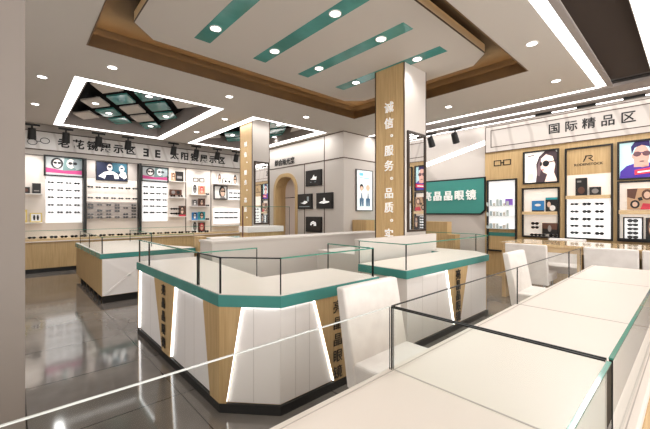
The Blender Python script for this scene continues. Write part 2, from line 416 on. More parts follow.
# ------------------------------------------------------------------ islands
def seg_panel(b, p0, p1, u, z0, z1, th, off=0.):
    """trapezoid on the vertical face p0->p1 (outside on the right hand): u=(bottom a, bottom b, top b, top a) in metres from p0"""
    d = (Vector(p1)-Vector(p0)).normalized(); n = Vector((d.y, -d.x))
    P = lambda s, z: (*(Vector(p0)+d*s+n*off), z)
    b.prism([P(u[0], z0), P(u[1], z0), P(u[2], z1), P(u[3], z1)], (*(n*th), 0))
ZB, ZG, ZT = .065, .745, .83
# island A
A = thing('display_counter', 'island counter with teal edge, cut corner and glass rail in the middle', 'display counter', (1.35, 2.3, 0))
outA = [(1.05, 4.4), (1.05, 2.25), (1.35, 1.92), (2.42, 1.92), (2.42, 2.56), (1.62, 2.6), (1.78, 4.4)]
inn = offs(outA, -.03)
b = B(); b.prism([(x, y, ZB) for x, y in inn], (0, 0, ZG-ZB)); b.build('body', 'wood', A, True)
b = B(); b.prism([(x, y, 0) for x, y in offs(outA, -.008)], (0, 0, ZB)); b.build('plinth', 'black', A, True)
b = B(); b.prism([(x, y, ZG) for x, y in outA], (0, 0, ZT-ZG-.004)); b.build('teal_edge', 'teal', A, True)
b = B(); b.prism([(x, y, ZT-.004) for x, y in offs(outA, -.012)], (0, 0, .006)); b.build('counter_top', 'top', A, True)
L0, L1, Cn, F1 = inn[0], inn[1], inn[2], inn[3]
yl = lambda y: L0[1]-y
b = B(); seg_panel(b, L0, L1, (yl(4.34), yl(3.5), yl(3.75), yl(4.31)), ZB+.005, ZG-.001, .004); b.build('white_panel', 'white', A, True)
b = B(); seg_panel(b, L0, L1, (yl(3.27), yl(2.40), yl(2.53), yl(3.15)), ZB+.005, ZG-.001, .004); b.build('white_panel', 'white', A, True)
cl = (Vector(Cn)-Vector(L1)).length; Fl = F1[0]-Cn[0]
b = B(); seg_panel(b, L1, Cn, (.12*cl, cl, cl, .38*cl), ZB+.005, ZG-.001, .004)
seg_panel(b, Cn, F1, (0, 1.85-Cn[0], 1.65-Cn[0], 0), ZB+.005, ZG-.001, .004); b.build('white_panel', 'white', A, True)
b = B(); seg_panel(b, Cn, F1, (2.03-Cn[0], Fl, Fl, 2.22-Cn[0]), ZB+.005, ZG-.001, .004); b.build('white_panel', 'white', A, True)
def led_line(b, p0, p1, ub, ut, w=.006, z0=ZB+.01, z1=ZG-.003):
    seg_panel(b, p0, p1, (ub-w/2, ub+w/2, ut+w/2, ut-w/2), z0, z1, .019)
def wedge(parent, segs):
    b = B()
    for p0, p1, u in segs: seg_panel(b, p0, p1, u, ZB+.002, ZG-.001, .024)
    return b.build('oak_wedge', 'wood', parent, True)
wedge(A, [(L0, L1, (yl(3.5), yl(3.275), yl(3.155), yl(3.75)))])
wedge(A, [(L0, L1, (yl(2.40), yl(L1[1])+.01, yl(L1[1])+.01, yl(2.53))), (L1, Cn, (-.01, .1*cl, .36*cl, -.01))])
wedge(A, [(Cn, F1, (1.868-Cn[0], 2.012-Cn[0], 2.20-Cn[0], 1.668-Cn[0]))])
wedge(A, [(L0, L1, (0, yl(4.36), yl(4.33), 0))])
for k, (fn, args) in enumerate([(led_line, (L0, L1, yl(4.35), yl(4.32))), (led_line, (L0, L1, yl(3.266), yl(3.146))), (led_line, (L1, Cn, .12*cl-.01, .38*cl-.01)),
        (led_line, (Cn, F1, 1.862-Cn[0], 1.662-Cn[0])), (led_line, (Cn, F1, 2.018-Cn[0], 2.208-Cn[0])),
        (seg_panel, (L0, L1, (yl(4.34), yl(3.75), yl(3.75), yl(4.32)), ZG-.004, ZG-.0005, .018)), (seg_panel, (L0, L1, (yl(3.15), yl(2.53), yl(2.53), yl(3.15)), ZG-.004, ZG-.0005, .018)),
        (seg_panel, (L1, Cn, (.38*cl, cl, cl, .38*cl), ZG-.004, ZG-.0005, .018)), (seg_panel, (Cn, F1, (0, 1.66-Cn[0], 1.66-Cn[0], 0), ZG-.004, ZG-.0005, .018)),
        (seg_panel, (Cn, F1, (2.22-Cn[0], Fl, Fl, 2.22-Cn[0]), ZG-.004, ZG-.0005, .018))]):
    b = B(); fn(b, *args); b.build('light_line', 'led_thin', A, True)
b = B()   # fine vertical joints on the white panels
for s in (.55,): seg_panel(b, L1, Cn, (s*cl, s*cl+.004, s*cl+.004, s*cl), ZB+.005, ZG-.001, .005)
for s in (.13, .26): seg_panel(b, Cn, F1, (s, s+.004, s+.004, s), ZB+.005, ZG-.001, .005)
for y in (3.95, 2.75, 2.95): seg_panel(b, L0, L1, (yl(y), yl(y)+.004, yl(y)+.004, yl(y)), ZB+.005, ZG-.001, .005)
b.build('panel_joint', 'groove', A, True)
NAME = '亮晶晶眼镜'
def letters(parent, size, xw, zs, off=.002, sx=1.): pass
vtext('counter_lettering', 'black characters down the oak wedge on the left side of the middle island', [(.66-.125*i, c) for i, c in enumerate(NAME)], .105, 'ink', (1.055, 3.43, .1), XR, .002, .002, par=A)
vtext('counter_lettering', 'large black characters on the oak wedge beside the nearest white chair', [(.65-.13*i, c) for i, c in enumerate(NAME)], .108, 'ink', (1.895, 1.925, .1), 0, .0, .002, par=A)
zt = 1.09; gi = .02
gl = [(1.05+gi, 4.35), (1.05+gi, 2.25+gi*.5), (1.35+gi*.5, 1.92+gi), (2.36, 1.92+gi)]
pane(gl[0], (gl[0][0], 3.97), ZT, zt, parent=A); pane((gl[0][0], 3.965), (gl[0][0], 2.66), ZT, zt, parent=A)
pane((gl[0][0], 2.655), gl[1], ZT, zt, parent=A, em='glass_edge_dark'); pane(gl[1], gl[2], ZT, zt, parent=A, em='glass_edge_dark'); pane(gl[2], gl[3], ZT, zt, parent=A)
pane((1.08, 2.65), (1.6, 2.65), ZT, zt, parent=A); pane((2.36, 1.95), (2.36, 2.53), ZT, zt, parent=A); 
# island B
Bc = thing('display_counter', 'island counter with teal edge wrapped around the foot of the middle column', 'display counter', (3.9, 2.2, 0))
outB = [(2.85, 2.62), (2.85, 1.92), (4.6, 1.92), (5.06, 2.36), (5.06, 3.4), (4.6, 3.4), (4.6, 2.5), (3.0, 2.5), (3.0, 2.62)]
outB = [(2.85, 2.56), (2.85, 1.92), (4.83, 1.92), (5.1, 2.2), (5.1, 3.4), (4.64, 3.4), (4.64, 2.56)]
inn = offs(outB, -.03)
b = B(); b.prism([(x, y, ZB) for x, y in inn], (0, 0, ZG-ZB)); b.build('body', 'wood', Bc, True)
b = B(); b.prism([(x, y, 0) for x, y in offs(outB, -.008)], (0, 0, ZB)); b.build('plinth', 'black', Bc, True)
b = B(); b.prism([(x, y, ZG) for x, y in outB], (0, 0, ZT-ZG-.004)); b.build('teal_edge', 'teal', Bc, True)
b = B(); b.prism([(x, y, ZT-.004) for x, y in offs(outB, -.012)], (0, 0, .006)); b.build('counter_top', 'top', Bc, True)
P0, P1, P2 = inn[1], inn[2], inn[3]; fx = lambda x: x-P0[0]
for u in ((fx(2.89), fx(3.85), fx(3.67), fx(2.89)), (fx(3.99), fx(4.79), fx(4.79), fx(4.2))):
    b = B(); seg_panel(b, P0, P1, u, ZB+.005, ZG-.001, .004); b.build('white_panel', 'white', Bc, True)
b = B(); seg_panel(b, inn[0], P0, (.0, .6, .6, .0), ZB+.005, ZG-.001, .004); b.build('white_panel', 'white', Bc, True)
wedge(Bc, [(P0, P1, (fx(3.865), fx(3.985), fx(4.2), fx(3.685)))])
b = B(); led_line(b, P0, P1, fx(3.86), fx(3.68)); b.build('light_line', 'led_thin', Bc, True)
b = B(); seg_panel(b, P0, P1, (fx(3.2), fx(3.67), fx(3.67), fx(3.2)), ZG-.004, ZG-.0005, .018)
b.build('light_line', 'led_thin', Bc, True)
b = B()
for s in (.3, .6, 1.45): seg_panel(b, P0, P1, (s, s+.004, s+.004, s), ZB+.005, ZG-.001, .005)
b.build('panel_joint', 'groove', Bc, True)
vtext('counter_lettering', 'black characters on the oak wedge of the island under the middle column', [(.655-.125*i, c) for i, c in enumerate(NAME)], .125, 'ink', (3.925, 1.925, .1), 0, .003, .002, par=Bc)
pane((2.87, 2.56), (2.87, 1.94), ZT, zt, parent=Bc); pane((2.87, 1.94), (4.82, 1.94), ZT, zt, parent=Bc); pane((4.82, 1.94), (5.08, 2.21), ZT, zt, parent=Bc)
pane((5.08, 2.21), (5.08, 3.36), ZT, zt, parent=Bc)
# raised cabinet around column foot
def cabinet(name, label, x0, x1, y0, y1, z1, body, topm, toe=.06, cut=None):
    t = thing(name, label, 'cabinet', ((x0+x1)/2, (y0+y1)/2, 0))
    B().box(x0+.015, x1-.015, y0+.015, y1-.015, toe, z1-.03).build('body', body, t, True)
    B().box(x0, x1, y0, y1, z1-.03, z1, bevel=.004).build('top', topm, t, True)
    B().box(x0+.03, x1-.03, y0+.03, y1-.03, 0, toe).build('plinth', 'black', t, True)
    return t
cb = thing('column_surround', 'plain beige raised cabinet boxed around the foot of the middle column', 'cabinet', (3.9, 3., 0))
b = B(); b.box(3.0, 4.63, 2.68, 2.75, 0, 1.085); b.box(4.63, 4.77, 2.68, 2.75, .835, 1.085); b.build('front_partition', 'wall', cb, True)
b = B(); b.box(3.02, 4.03, 2.75, 3.29, 0, .9); b.box(3.02, 4.62, 3.29, 3.45, 0, .9); b.build('body', 'wall', cb, True)
cabinet('back_cabinet', 'long low beige cabinet closing the rear of the middle islands', 1.79, 5.2, 4.02, 4.42, 1.05, 'wall', 'wall')
# island D (left, far)
D = thing('display_counter', 'far left island counter with oak side, crossed white front and glass rail', 'display counter', (1.7, 7.2, 0))
ZD = .77
outD = [(.95, 8.9), (.97, 6.17), (2.44, 6.17), (2.44, 6.4), (2.1, 7.2), (2.2, 8.9)]
b = B(); b.prism([(x, y, .107) for x, y in offs(outD, -.02)], (0, 0, .69-.107)); b.build('body', 'wood', D, True)
b = B(); b.prism([(x, y, .69) for x, y in outD], (0, 0, .075)); b.build('teal_edge', 'teal', D, True)
b = B(); b.prism([(x, y, .765) for x, y in offs(outD, -.012)], (0, 0, .006)); b.build('counter_top', 'top', D, True)
b = B(); b.box(1.2, 2.4, 6.25, 8.4, 0, .1); b.build('plinth', 'black', D, True)
for y in (6.24, 6.6, 7., 7.4, 7.8, 8.2, 8.54):
    B().box(1.01, 1.05, y-.02, y+.02, 0, .107).build('leg', 'black', D, True)
B().box(1.01, 2.4, 6.2, 6.24, .0, .107).build('front_plinth', 'black', D, True)
b = B(); b.box(1.0, 2.42, 6.172, 6.19, .115, .685); b.build('front_panel', 'white', D, True)
b = B()
for (xa, xb) in ((1.02, 1.72), (1.72, 2.41)):
    for s in (0, 1):
        p = (xa if s == 0 else xb, 6.172, .13); q_ = (xb if s == 0 else xa, 6.172, .67)
        dx = .02
        b.prism([(p[0]-dx, 6.172, p[2]), (p[0]+dx, 6.172, p[2]), (q_[0]+dx, 6.172, q_[2]), (q_[0]-dx, 6.172, q_[2])], (0, -.012, 0))
b.build('cross_moulding', 'white', D, True)
pane((1.0, 8.55), (1.0, 7.4), ZD, 1.03, parent=D); pane((1.0, 7.395), (1.0, 6.19), ZD, 1.03, parent=D); pane((1.0, 6.19), (2.42, 6.19), ZD, 1.03, parent=D)
pane((1.9, 6.9), (1.9, 8.5), ZD, 1.03, parent=D)
tag(B().box(2.46, 2.62, 6.1, 6.3, 0, .97, bevel=.004).build('oak_post', 'wood', loc=(2.54, 6.2, 0), world=True), 'square oak end post beside the far left island', 'post')
# island F around far column
Fi = thing('display_counter', 'teal edged counter at the foot of the far column, mostly hidden', 'display counter', (4.1, 7., 0))
b = B()
for (xa, xb, ya, yb) in ((3.2, 5.0, 6.05, 6.5), (3.2, 3.8, 6.5, 7.12), (4.32, 5., 6.5, 7.12), (3.2, 5., 7.12, 7.76)): b.box(xa+.02, xb-.02, ya+.02, yb-.02, 0, .745)
b.build('body', 'wood', Fi, True)
b = B()
for (xa, xb, ya, yb) in ((3.2, 5.0, 6.03, 6.5), (3.2, 3.8, 6.5, 7.12), (4.32, 5., 6.5, 7.12), (3.2, 5., 7.12, 7.76)): b.box(xa, xb, ya, yb, .745, .826)
b.build('teal_edge', 'teal', Fi, True)
b = B(); b.box(3.22, 3.78, 6.05, 7.74, .826, .832); b.box(4.34, 4.98, 6.05, 7.74, .826, .832); b.build('counter_top', 'top', Fi, True)
rb = thing('raised_shelf', 'beige raised ledge on oak boards at the foot of the far column', 'shelf', (3.87, 6.3, .832))
B().box(3.48, 4.36, 6.1, 6.48, 1.0, 1.12, bevel=.005).build('ledge', 'white', rb, True)
B().box(3.52, 4.32, 6.14, 6.46, .832, 1.0).build('riser', 'wood', rb, True)
gp = thing('glass_screen', 'tall glass screen standing before the far column', 'glass screen', (3.4, 6.1, .832))
pane((3.36, 6.08), (4.5, 6.08), .832, 1.54, parent=gp); B().box(3.34, 3.36, 6.07, 6.09, .832, 1.54).build('post', mat('dark_red_post', '5a2a22', .4), gp, True)

# ------------------------------------------------------------------ near showcases
N = thing('showcase_counter', 'long cream showcase counter with glass boxes in the foreground', 'display counter', (1.8, .44, 0))
nx0, nx1, ny0, ny1 = -1.3, 4.67, .1, .765
b = B(); b.box(nx0+.02, nx1-.03, ny0+.03, ny1-.03, .07, .79); b.build('body', 'wood', N, True)
B().box(nx0+.05, nx1-.06, ny0+.06, ny1-.06, 0, .07).build('plinth', 'black', N, True)
b = B(); b.box(nx0, nx1, ny0, ny1, .79, .829, bevel=.006); b.build('counter_top', 'top', N, True)
b = B()
for x in (1.02, 2.33, 3.62): b.box(x-.003, x+.003, ny0+.002, ny1-.002, .829, .8305)
b.box(nx0, nx1, .738, .741, .829, .8305); b.box(nx0, nx1, .122, .125, .829, .8305)
b.build('top_joint', 'seam', N, True)
B().box(nx0, nx1-.02, ny0-.003, ny0+.001, .07, .8).build('side_panel', 'wood', N, True)
gz = 1.06
for xa, xb in ((-1.25, 1.009), (1.023, 2.32), (2.325, 3.6), (3.62, 4.05)):
    pane((xa, .752), (xb, .752), .83, gz, th=.004 if xa < 0 else .006, parent=N, em='glass_edge_glint' if xa < 0 else 'glass_edge_dark', cap=.003)
for xa, xb in ((-1.25, 1.005), (1.03, 2.31), (2.33, 4.6)):
    pane((xa, .133), (xb, .133), .83, gz, th=.008, parent=N, cap=.004)
pane((1.009, .14), (1.009, .745), .83, gz, .005, parent=N, em='glass_edge_dark', cap=.004); pane((1.023, .14), (1.023, .745), .83, gz, .005, parent=N, em='glass_edge_dark', cap=.004)

# ------------------------------------------------------------------ chairs
def make_chair(label, loc, rot, group):
    """white leather chair; local +y is behind the sitter, seat towards -y"""
    t = thing('upholstered_chair', label, 'chair', loc, rot, group)
    b = B(); b.box(-.285, .285, -.46, .02, .34, .47, bevel=.022, seg=3); b.build('seat', 'leather', t, smooth=False)
    b = B(); fs = b.prism([(-.29, -.02, .3), (-.29, .07, .3), (-.29, .17, .92), (-.29, .1, .92)], (.58, 0, 0))
    es = list({e for f in fs for e in f.edges}); bmesh.ops.bevel(b.bm, geom=es, offset=.016, segments=3, affect='EDGES', profile=.5)
    b.build('backrest', 'leather', t)
    for sx in (-1, 1):
        for y in (-.41, .03):
            b = B(); b.cyl((sx*.23, y, .36), (sx*.24, y, 0), .014, .011, n=12); b.build('leg', 'chrome', t, smooth=True)
    B().box(-.25, .25, -.44, .02, .345, .362).build('seat_frame', 'chrome', t)
    return t
make_chair('white leather chair nearest the camera, behind the glass rail', (1.83, 1.41, 0), 0, 'white chairs')
make_chair('smaller looking white leather chair standing at the far end of the long showcase', (4.62, 1.40, 0), 0, 'white chairs')
make_chair('white chair facing the right wall, left end of the oak desk', (5.98, 1.78, 0), PI/2, 'white chairs')
make_chair('white chair facing the right wall behind the end of the long showcase', (6.1, .78, 0), PI/2, 'white chairs')
make_chair('white chair cut by the right edge of the photo', (6.1, .17, 0), PI/2, 'white chairs')
make_chair('white chair seen under the oak desk on its far side', (7.5, 1.62, 0), -PI/2, 'white chairs')

# oak desk before the right wall
G = thing('service_desk', 'long oak service desk with polished top before the right display wall', 'desk', (6.5, .6, 0))
B().box(6.0, 6.95, -1.4, 2.2, .88, .92, bevel=.003).build('desk_top', noisy('polished_oak_top', 'd8bd94', 'c6a67a', (3, 26, 3), 2.2, .08, 6), G, True)
B().box(6.03, 6.92, -1.37, 2.17, .8, .88).build('apron', 'wood_hor', G, True)
for y in (2.16, 1.13, -.4, -1.3):
    B().box(6.03, 6.92, y-.03, y+.03, 0, .8).build('panel_leg', 'wood', G, True)
B().box(6.6, 6.63, -1.27, 1.09, .07, .8).build('modesty_panel', 'wood', G, True)
# stepped oak reception
R = thing('reception_desk', 'stepped oak reception desk in front of the green sign', 'desk', (7., 4.2, 0))
B().box(6.9, 7.1, 3.62, 5.0, 0, 1.21).build('high_section', 'wood', R, True)
B().box(6.88, 7.1, 3.43, 3.62, 0, .94).build('low_section', 'wood_inner', R, True)
S = thing('side_cabinet', 'small oak and green cabinet partly hidden behind the middle column', 'cabinet', (6.5, 5.5, 0))
B().box(6.18, 6.5, 5.3, 5.74, 0, 1.23).build('oak_box', 'wood', S, True); B().box(6.5, 6.9, 5.34, 5.74, 0, 1.23).build('green_box', mat('sage_green', '8fa98c', .5), S, True)

# ------------------------------------------------------------------ sunglasses
def glasses_mesh(style):
    b = B(); w = .075; h = [.028, .024, .031][style]
    for s in (-1, 1):
        cx = s*.037; pts = []
        for k in range(10):
            t = 2*PI*k/10; r = .032*(1+.12*math.cos(2*t)); pts.append((cx+r*math.cos(t), 0, h*math.sin(t)*(1.05 if math.sin(t) < 0 else .85)))
        b.prism(pts, (0, .004, 0), 1)
        pts2 = [(cx+(p[0]-cx)*1.14, .001, p[2]*1.14) for p in pts]
        b.prism(pts2, (0, .005, 0), 0)
        b.box(cx+s*.032-.002, cx+s*.032+.003, 0, .11, .008, .014, 0)
    b.box(-.012, .012, 0, .005, .006, .013, 0)
    me_o = b.build('sunglasses', ['frame', 'lens'])
    me = me_o.data; bpy.data.objects.remove(me_o); return me
GM = [glasses_mesh(i) for i in range(3)]
def sunglasses(loc, rot, label, group, sc=1.):
    o = bpy.data.objects.new('sunglasses', random.choice(GM)); C.objects.link(o)
    o.location = loc; o.rotation_euler.z = rot; o.scale = (sc,)*3
    return tag(o, label, 'sunglasses', group)
def grid(xs, zs, place, where, group, rot=0, sc=1.05, skip=()):
    rows = ['top', 'second', 'third', 'fourth', 'fifth', 'sixth']
    for r, z in enumerate(zs):
        rn = 'bottom' if (r == len(zs)-1 and r) else rows[r]
        for c, x in enumerate(xs):
            if (r, c) in skip: continue
            sunglasses(place(x, z), rot, 'dark sunglasses on %s, %s row, %s from left' % (where, rn, ORD[c]), group, sc)

# ------------------------------------------------------------------ left display wall (front plane y = 10.7)
yW = 10.7
def lw(x, z): return (x, yW-.13, z)
# sign band
sg = thing('wall_sign', 'pale sign band over the left display wall with black characters', 'sign', (2.6, yW, 2.94))
B().box(-2.9, 5.88, yW-.06, yW-.002, 2.94, 3.36).build('sign_board', veined('pale_sign_stone', 'e9e4e0', 'd5cec9', .35, (0.9, 0, .3), .9), sg, True)
B().box(-2.9, 5.88, yW-.07, yW-.002, 2.915, 2.94).box(-2.9, 5.88, yW-.07, yW-.002, 3.36, 3.38).build('sign_edge', 'trim', sg, True)
def gicon(parent, x, z, y, w, h, t, m='ink', square=False, tilt=0):
    b = B()
    for s in (-1, 1):
        cx = x+s*w*.29; n = 4 if square else 16
        for k in range(n):
            a0_ = 2*PI*k/n+(PI/4 if square else 0); a1_ = 2*PI*(k+1)/n+(PI/4 if square else 0)
            k2 = 1.3 if square else 1
            f = lambda a, r: (cx+math.cos(a)*(w*.2*k2+r), y, z+math.sin(a)*(h*.5*k2+r)+tilt*(cx-x))
            b.prism([f(a0_, 0), f(a1_, 0), f(a1_, t), f(a0_, t)], (0, -.01, 0))
    b.box(x-w*.11, x+w*.11, y-.01, y, z-t/2, z+t/2)
    return b.build('glasses_emblem', m, parent)
gicon(sg, .43-2.6, 3.12-2.94, -.062, .4, .12, .014, tilt=.25)
for i, c in enumerate('老花镜展示区'): text(c, .25, 'ink', sg, .91+.297*i-2.6, 3.13-2.94, -.068, 'character', .004, .007)
text('E', .3, 'ink', sg, 2.79-2.6, 3.12-2.94, -.068, 'character', .004, .012, mirror=True); text('E', .3, 'ink', sg, 3.09-2.6, 3.12-2.94, -.068, 'character', .004, .012)
for i, c in enumerate('太阳镜展示区'): text(c, .25, 'ink', sg, 3.57+.302*i-2.6, 3.13-2.94, -.068, 'character', .004, .007)
struct(B().box(-2.9, 5.88, yW-.05, yW-.002, 2.8, 2.915).build('trim_7', 'wall'))
struct(B().box(-2.9, 5.88, yW-.055, yW-.002, 2.79, 2.8).build('trim_8', 'trim'))
# counter under it
E_ = thing('wall_counter', 'long oak wall counter with black plinth along the left display wall', 'display counter', (1.5, 10.5, 0))
B().box(-2.9, 5.8, 10.34, yW-.005, .1, .72).build('body', 'wood', E_, True); B().box(-2.9, 5.8, 10.37, yW-.005, 0, .1).build('plinth', 'black', E_, True)
B().box(-2.9, 5.8, 10.3, yW-.005, .72, .742).build('front_edge', 'top', E_, True); B().box(-2.9, 5.8, 10.31, yW-.005, .742, .79).build('display_tray', 'wood_hor', E_, True)
b = B()
for k in range(17): b.box(-2.7+.5*k, -2.695+.5*k, 10.337, 10.34, .1, .72)
b.build('door_joint', 'wood_inner', E_, True)
ge = thing('glass_rail', 'low glass rail along the front of the left wall counter', 'glass rail', (1.5, 10.33, .79)); pane((-2.9, 10.33), (5.8, 10.33), .79, .99, parent=ge)
struct(B().box(-2.9, 5.88, yW-.02, yW-.002, .79, 2.79).build('trim_9', 'cream'))
for k in range(26):
    x = .1+.2*k
    if x > 4.5: break
    o = sunglasses((x, 10.47, .83), random.uniform(-.2, .2), 'dark sunglasses lying in the row on the left wall counter, %s from the pillar' % ((ORD+['twenty-third', 'twenty-fourth', 'twenty-fifth', 'twenty-sixth'])[k]), 'sunglasses in a row on the wall counter', 1.0)
    o.location.z = .8225
# flat picture helper: shapes = list of (material index, [(x,z)...]) drawn in 0..1 of the picture
def picture(parent, x0, x1, z0, z1, y, mats, shapes, name='picture'):
    b = B(); b.prism([(x0, y, z0), (x1, y, z0), (x1, y, z1), (x0, y, z1)], (0, .004, 0), 0)
    for k, (mi, pts) in enumerate(shapes):
        yy = y-.0012*(k+1)
        b.poly([(x0+(x1-x0)*min(max(px, 0), 1), yy, z0+(z1-z0)*min(max(pz, 0), 1)) for px, pz in pts], mi)
    return b.build(name, mats, parent)
def ell(cx, cz, rx, rz, n=16, a0_=0, a1_=2*PI):
    return [(cx+rx*math.cos(a0_+(a1_-a0_)*k/n), cz+rz*math.sin(a0_+(a1_-a0_)*k/n)) for k in range(n if a1_-a0_ > 6.2 else n+1)]
def lit(name, col, e=.7): return mat('lit_'+name, col, .5, emit=e)
def ad_bay(x0, x1, label, ztop):
    t = thing('display_bay', label, 'display bay', (x0, yW-.02, .8))
    X = lambda x: x-x0
    B().box(0, X(x1), -.05, -.002, .36, 1.53).build('backlit_panel', 'litwhite', t)
    m = [lit('dull_teal', '66807e', .3), lit('poster_grey', 'aeb1b1', .35), lit('poster_black', '1c1c1e', .3), lit('magenta', 'b03a72', .4), lit('skin_pale', 'd9cfcb'), lit('grey', '7d8587')]
    sh = [(1, [(0, .3), (.45, .3), (.5, 1), (0, 1)]), (3, [(0, .14), (1, .06), (1, .34), (.5, .28), (0, .4)]), (1, [(0, 0), (1, 0), (1, .1), (0, .14)]),
          (2, ell(.3, .66, .17, .3)), (4, ell(.3, .64, .11, .22)), (2, ell(.25, .68, .05, .07)), (2, ell(.36, .68, .05, .07)), (4, ell(.68, .68, .12, .26)), (5, ell(.85, .68, .13, .28)),
          (2, ell(.8, .7, .06, .08)), (2, ell(.66, .7, .06, .08)), (5, [(.8, .3), (1, .45), (1, .95), (.9, .8)])]
    picture(t, 0, X(x1), 1.53, ztop-.8, -.06, m, sh, 'advert_panel')
    B().frame(-.04, X(x1)+.03, 1.5, ztop-.77, .035, -.09, -.055).build('black_frame', 'black', t)
    return t
ad_bay(.56, 1.28, 'backlit sunglasses bay left of the film screen, advert with a woman on top', 2.78)
ad_bay(2.69, 3.36, 'backlit sunglasses bay right of the film screen, advert with a woman on top', 2.72)
for (x, l) in ((1.33, 'left of'), (2.6, 'right of')):
    tag(B().box(x-.03, x+.03, yW-.22, yW-.02, .79, 2.79).build('display_post', 'black', loc=(x, yW-.1, .79), world=True), 'black upright post %s the film screen bay' % l, 'post')
zr = (2.15, 1.965, 1.785, 1.6, 1.42)
grid((.65, .83, 1.0, 1.17), zr, lw, 'the backlit bay left of the film screen', 'sunglasses on the left backlit bay', sc=.84)
grid((2.76, 2.93, 3.10, 3.27), zr, lw, 'the backlit bay right of the film screen', 'sunglasses on the right backlit bay', sc=.84)
bay = thing('display_bay', 'cream and grey display bay below the blue film screen', 'display bay', (1.38, yW-.02, .8))
B().box(0, 1.17, -.05, -.002, .9, 1.5).build('cream_panel', 'litcream', bay); B().box(0, 1.17, -.06, -.002, .45, .9).build('grey_panel', 'wallgrey', bay)
B().box(0, .19, -.04, -.002, 1.5, 1.98).box(.93, 1.17, -.04, -.002, 1.5, 1.98).build('side_panel', 'wallgrey', bay)
b = B()
for k in range(6): b.box(0, 1.17, -.075, -.06, .5+.075*k, .506+.075*k)
b.build('rail', 'cream', bay)
grid([1.45+.172*k for k in range(7)], (2.08, 1.8), lw, 'the cream panel under the film screen', 'sunglasses on the cream panel', sc=.82)
grid([1.45+.2*k for k in range(6)], (1.62, 1.54, 1.46, 1.37, 1.29), lambda x, z: (x, yW-.15, z), 'the grey panel under the film screen', 'sunglasses on the grey panel', sc=.82,
     skip=((0, 4), (1, 1), (2, 0), (2, 4), (3, 3), (1, 2)))
tv = thing('wall_screen', 'blue film screen with two figures on the left display wall', 'screen', (1.94, yW-.07, 2.28))
m = [lit('navy', '0b1738', .3), lit('deep_teal', '165062', .35), lit('poster_white', 'ecebe8'), lit('skin_pale', 'd9cfcb'), lit('navy_dark', '0b1430', .3)]
sh = [(1, [(.5, .5), (1, .4), (1, 1), (.5, 1)]), (2, [(.05, .2), (.25, .45), (.4, .5), (.55, .5), (.7, .35), (.72, .1), (.3, .05)]), (4, [(.25, 0), (.3, .3), (.55, .35), (.6, 0)]), (3, ell(.42, .72, .09, .2)),
      (2, [(.72, .3), (.8, .5), (.95, .5), (1, .2), (.9, .1)]), (3, ell(.82, .68, .09, .2)), (4, ell(.42, .76, .06, .05)), (4, ell(.82, .72, .06, .05))]
picture(tv, -.35, .35, 0, .47, -.03, m, sh, 'screen_picture'); B().frame(-.37, .37, -.02, .49, .02, -.04, .0).build('bezel', 'black', tv)
# shelf bays right and left of the posts
b = B()
for x in (3.92, 4.73): b.box(x-.012, x+.012, yW-.03, yW-.019, .79, 2.79)
struct(b.build('trim_10', 'trim'))
def shelf(x0, x1, z, lab, y=yW-.02, dep=.16, rot=0, m='white', gl=None):
    if rot: loc = (y, -x0, z)
    else: loc = (x0, y, z)
    o = B().box(0, x1-x0, -dep, 0, -.015, 0).build('wall_shelf', m, loc=None)
    o.location = loc; o.rotation_euler.z = rot
    return tag(o, lab, 'shelf', gl)
CARDC = {}
def card(x, z, w, h, mats, shapes, lab, y=yW-.08, rot=0, th=.02, name='display_card', cat='display card'):
    loc = (y, -x*.985, z) if rot else (x, y, z)
    t = thing(name, lab, cat, loc, rot)
    bd = B().box(-w/2, w/2, 0, th, 0, h).build('board', mats[0], t); picture(bd, -w/2, w/2, 0, h, -.005, mats, shapes, 'print')
    return t
K = dict(blk=mat('card_black', '1a1716', .4), wht=mat('card_white', 'ece8e4', .5), brn=mat('card_brown', '5d3a2c', .5), tan=mat('card_tan', 'c09a78', .5), blu=mat('card_blue', '2f79b5', .5),
         tea=mat('card_teal', '2f97a3', .5), gry=mat('card_grey', '8c8683', .5), org=mat('card_orange', 'c0603a', .5), yel=mat('card_yellow', 'd8c06a', .5), skn=mat('card_skin', 'dcb9a2', .5), red=mat('card_red', 'c8394a', .5))
face = lambda cx, cz, s, sk, hr, gl: [(hr, ell(cx, cz+.05*s, .34*s, .46*s)), (sk, ell(cx, cz-.02*s, .22*s, .34*s)), (gl, ell(cx-.11*s, cz+.05*s, .1*s, .08*s)), (gl, ell(cx+.11*s, cz+.05*s, .1*s, .08*s))]
for z, l in ((2.36, 'upper'), (1.87, 'middle'), (1.3, 'lower')):
    shelf(3.42, 3.88, z, '%s white shelf between the right backlit bay and the bronze line' % l)
card(3.53, 2.36, .12, .25, [K['tan'], K['skn'], K['brn'], K['blk']], face(.5, .5, 1, 1, 2, 3), 'tan portrait card on the upper shelf beside the black box')
card(3.71, 2.36, .24, .3, [K['blk'], K['gry']], [(1, [(.2, .3), (.8, .3), (.8, .55), (.2, .55)])], 'black box card on the upper shelf right of the backlit bay')
card(3.6, 1.94, .36, .17, [K['brn'], K['gry'], K['blk']], [(1, ell(.3, .5, .15, .3)), (2, ell(.7, .5, .15, .3))], 'dark brown picture strip on the middle shelf right of the backlit bay')
card(3.79, 1.3, .2, .32, [K['brn'], K['skn'], K['blk'], K['red']], face(.5, .55, .9, 1, 2, 2)+[(3, [(0, 0), (1, 0), (1, .15), (0, .15)])], 'brown portrait card on the lower shelf right of the backlit bay')
for k, (x, z) in enumerate(((3.5, 1.89), (3.72, 1.89), (3.5, 1.5), (3.64, 1.5), (3.5, 1.36), (3.64, 1.36))):
    sunglasses((x, yW-.14, z+.027), 0, 'dark sunglasses on the shelves right of the backlit bay, %s counted from the top left' % ORD[k], 'sunglasses on the narrow shelves')
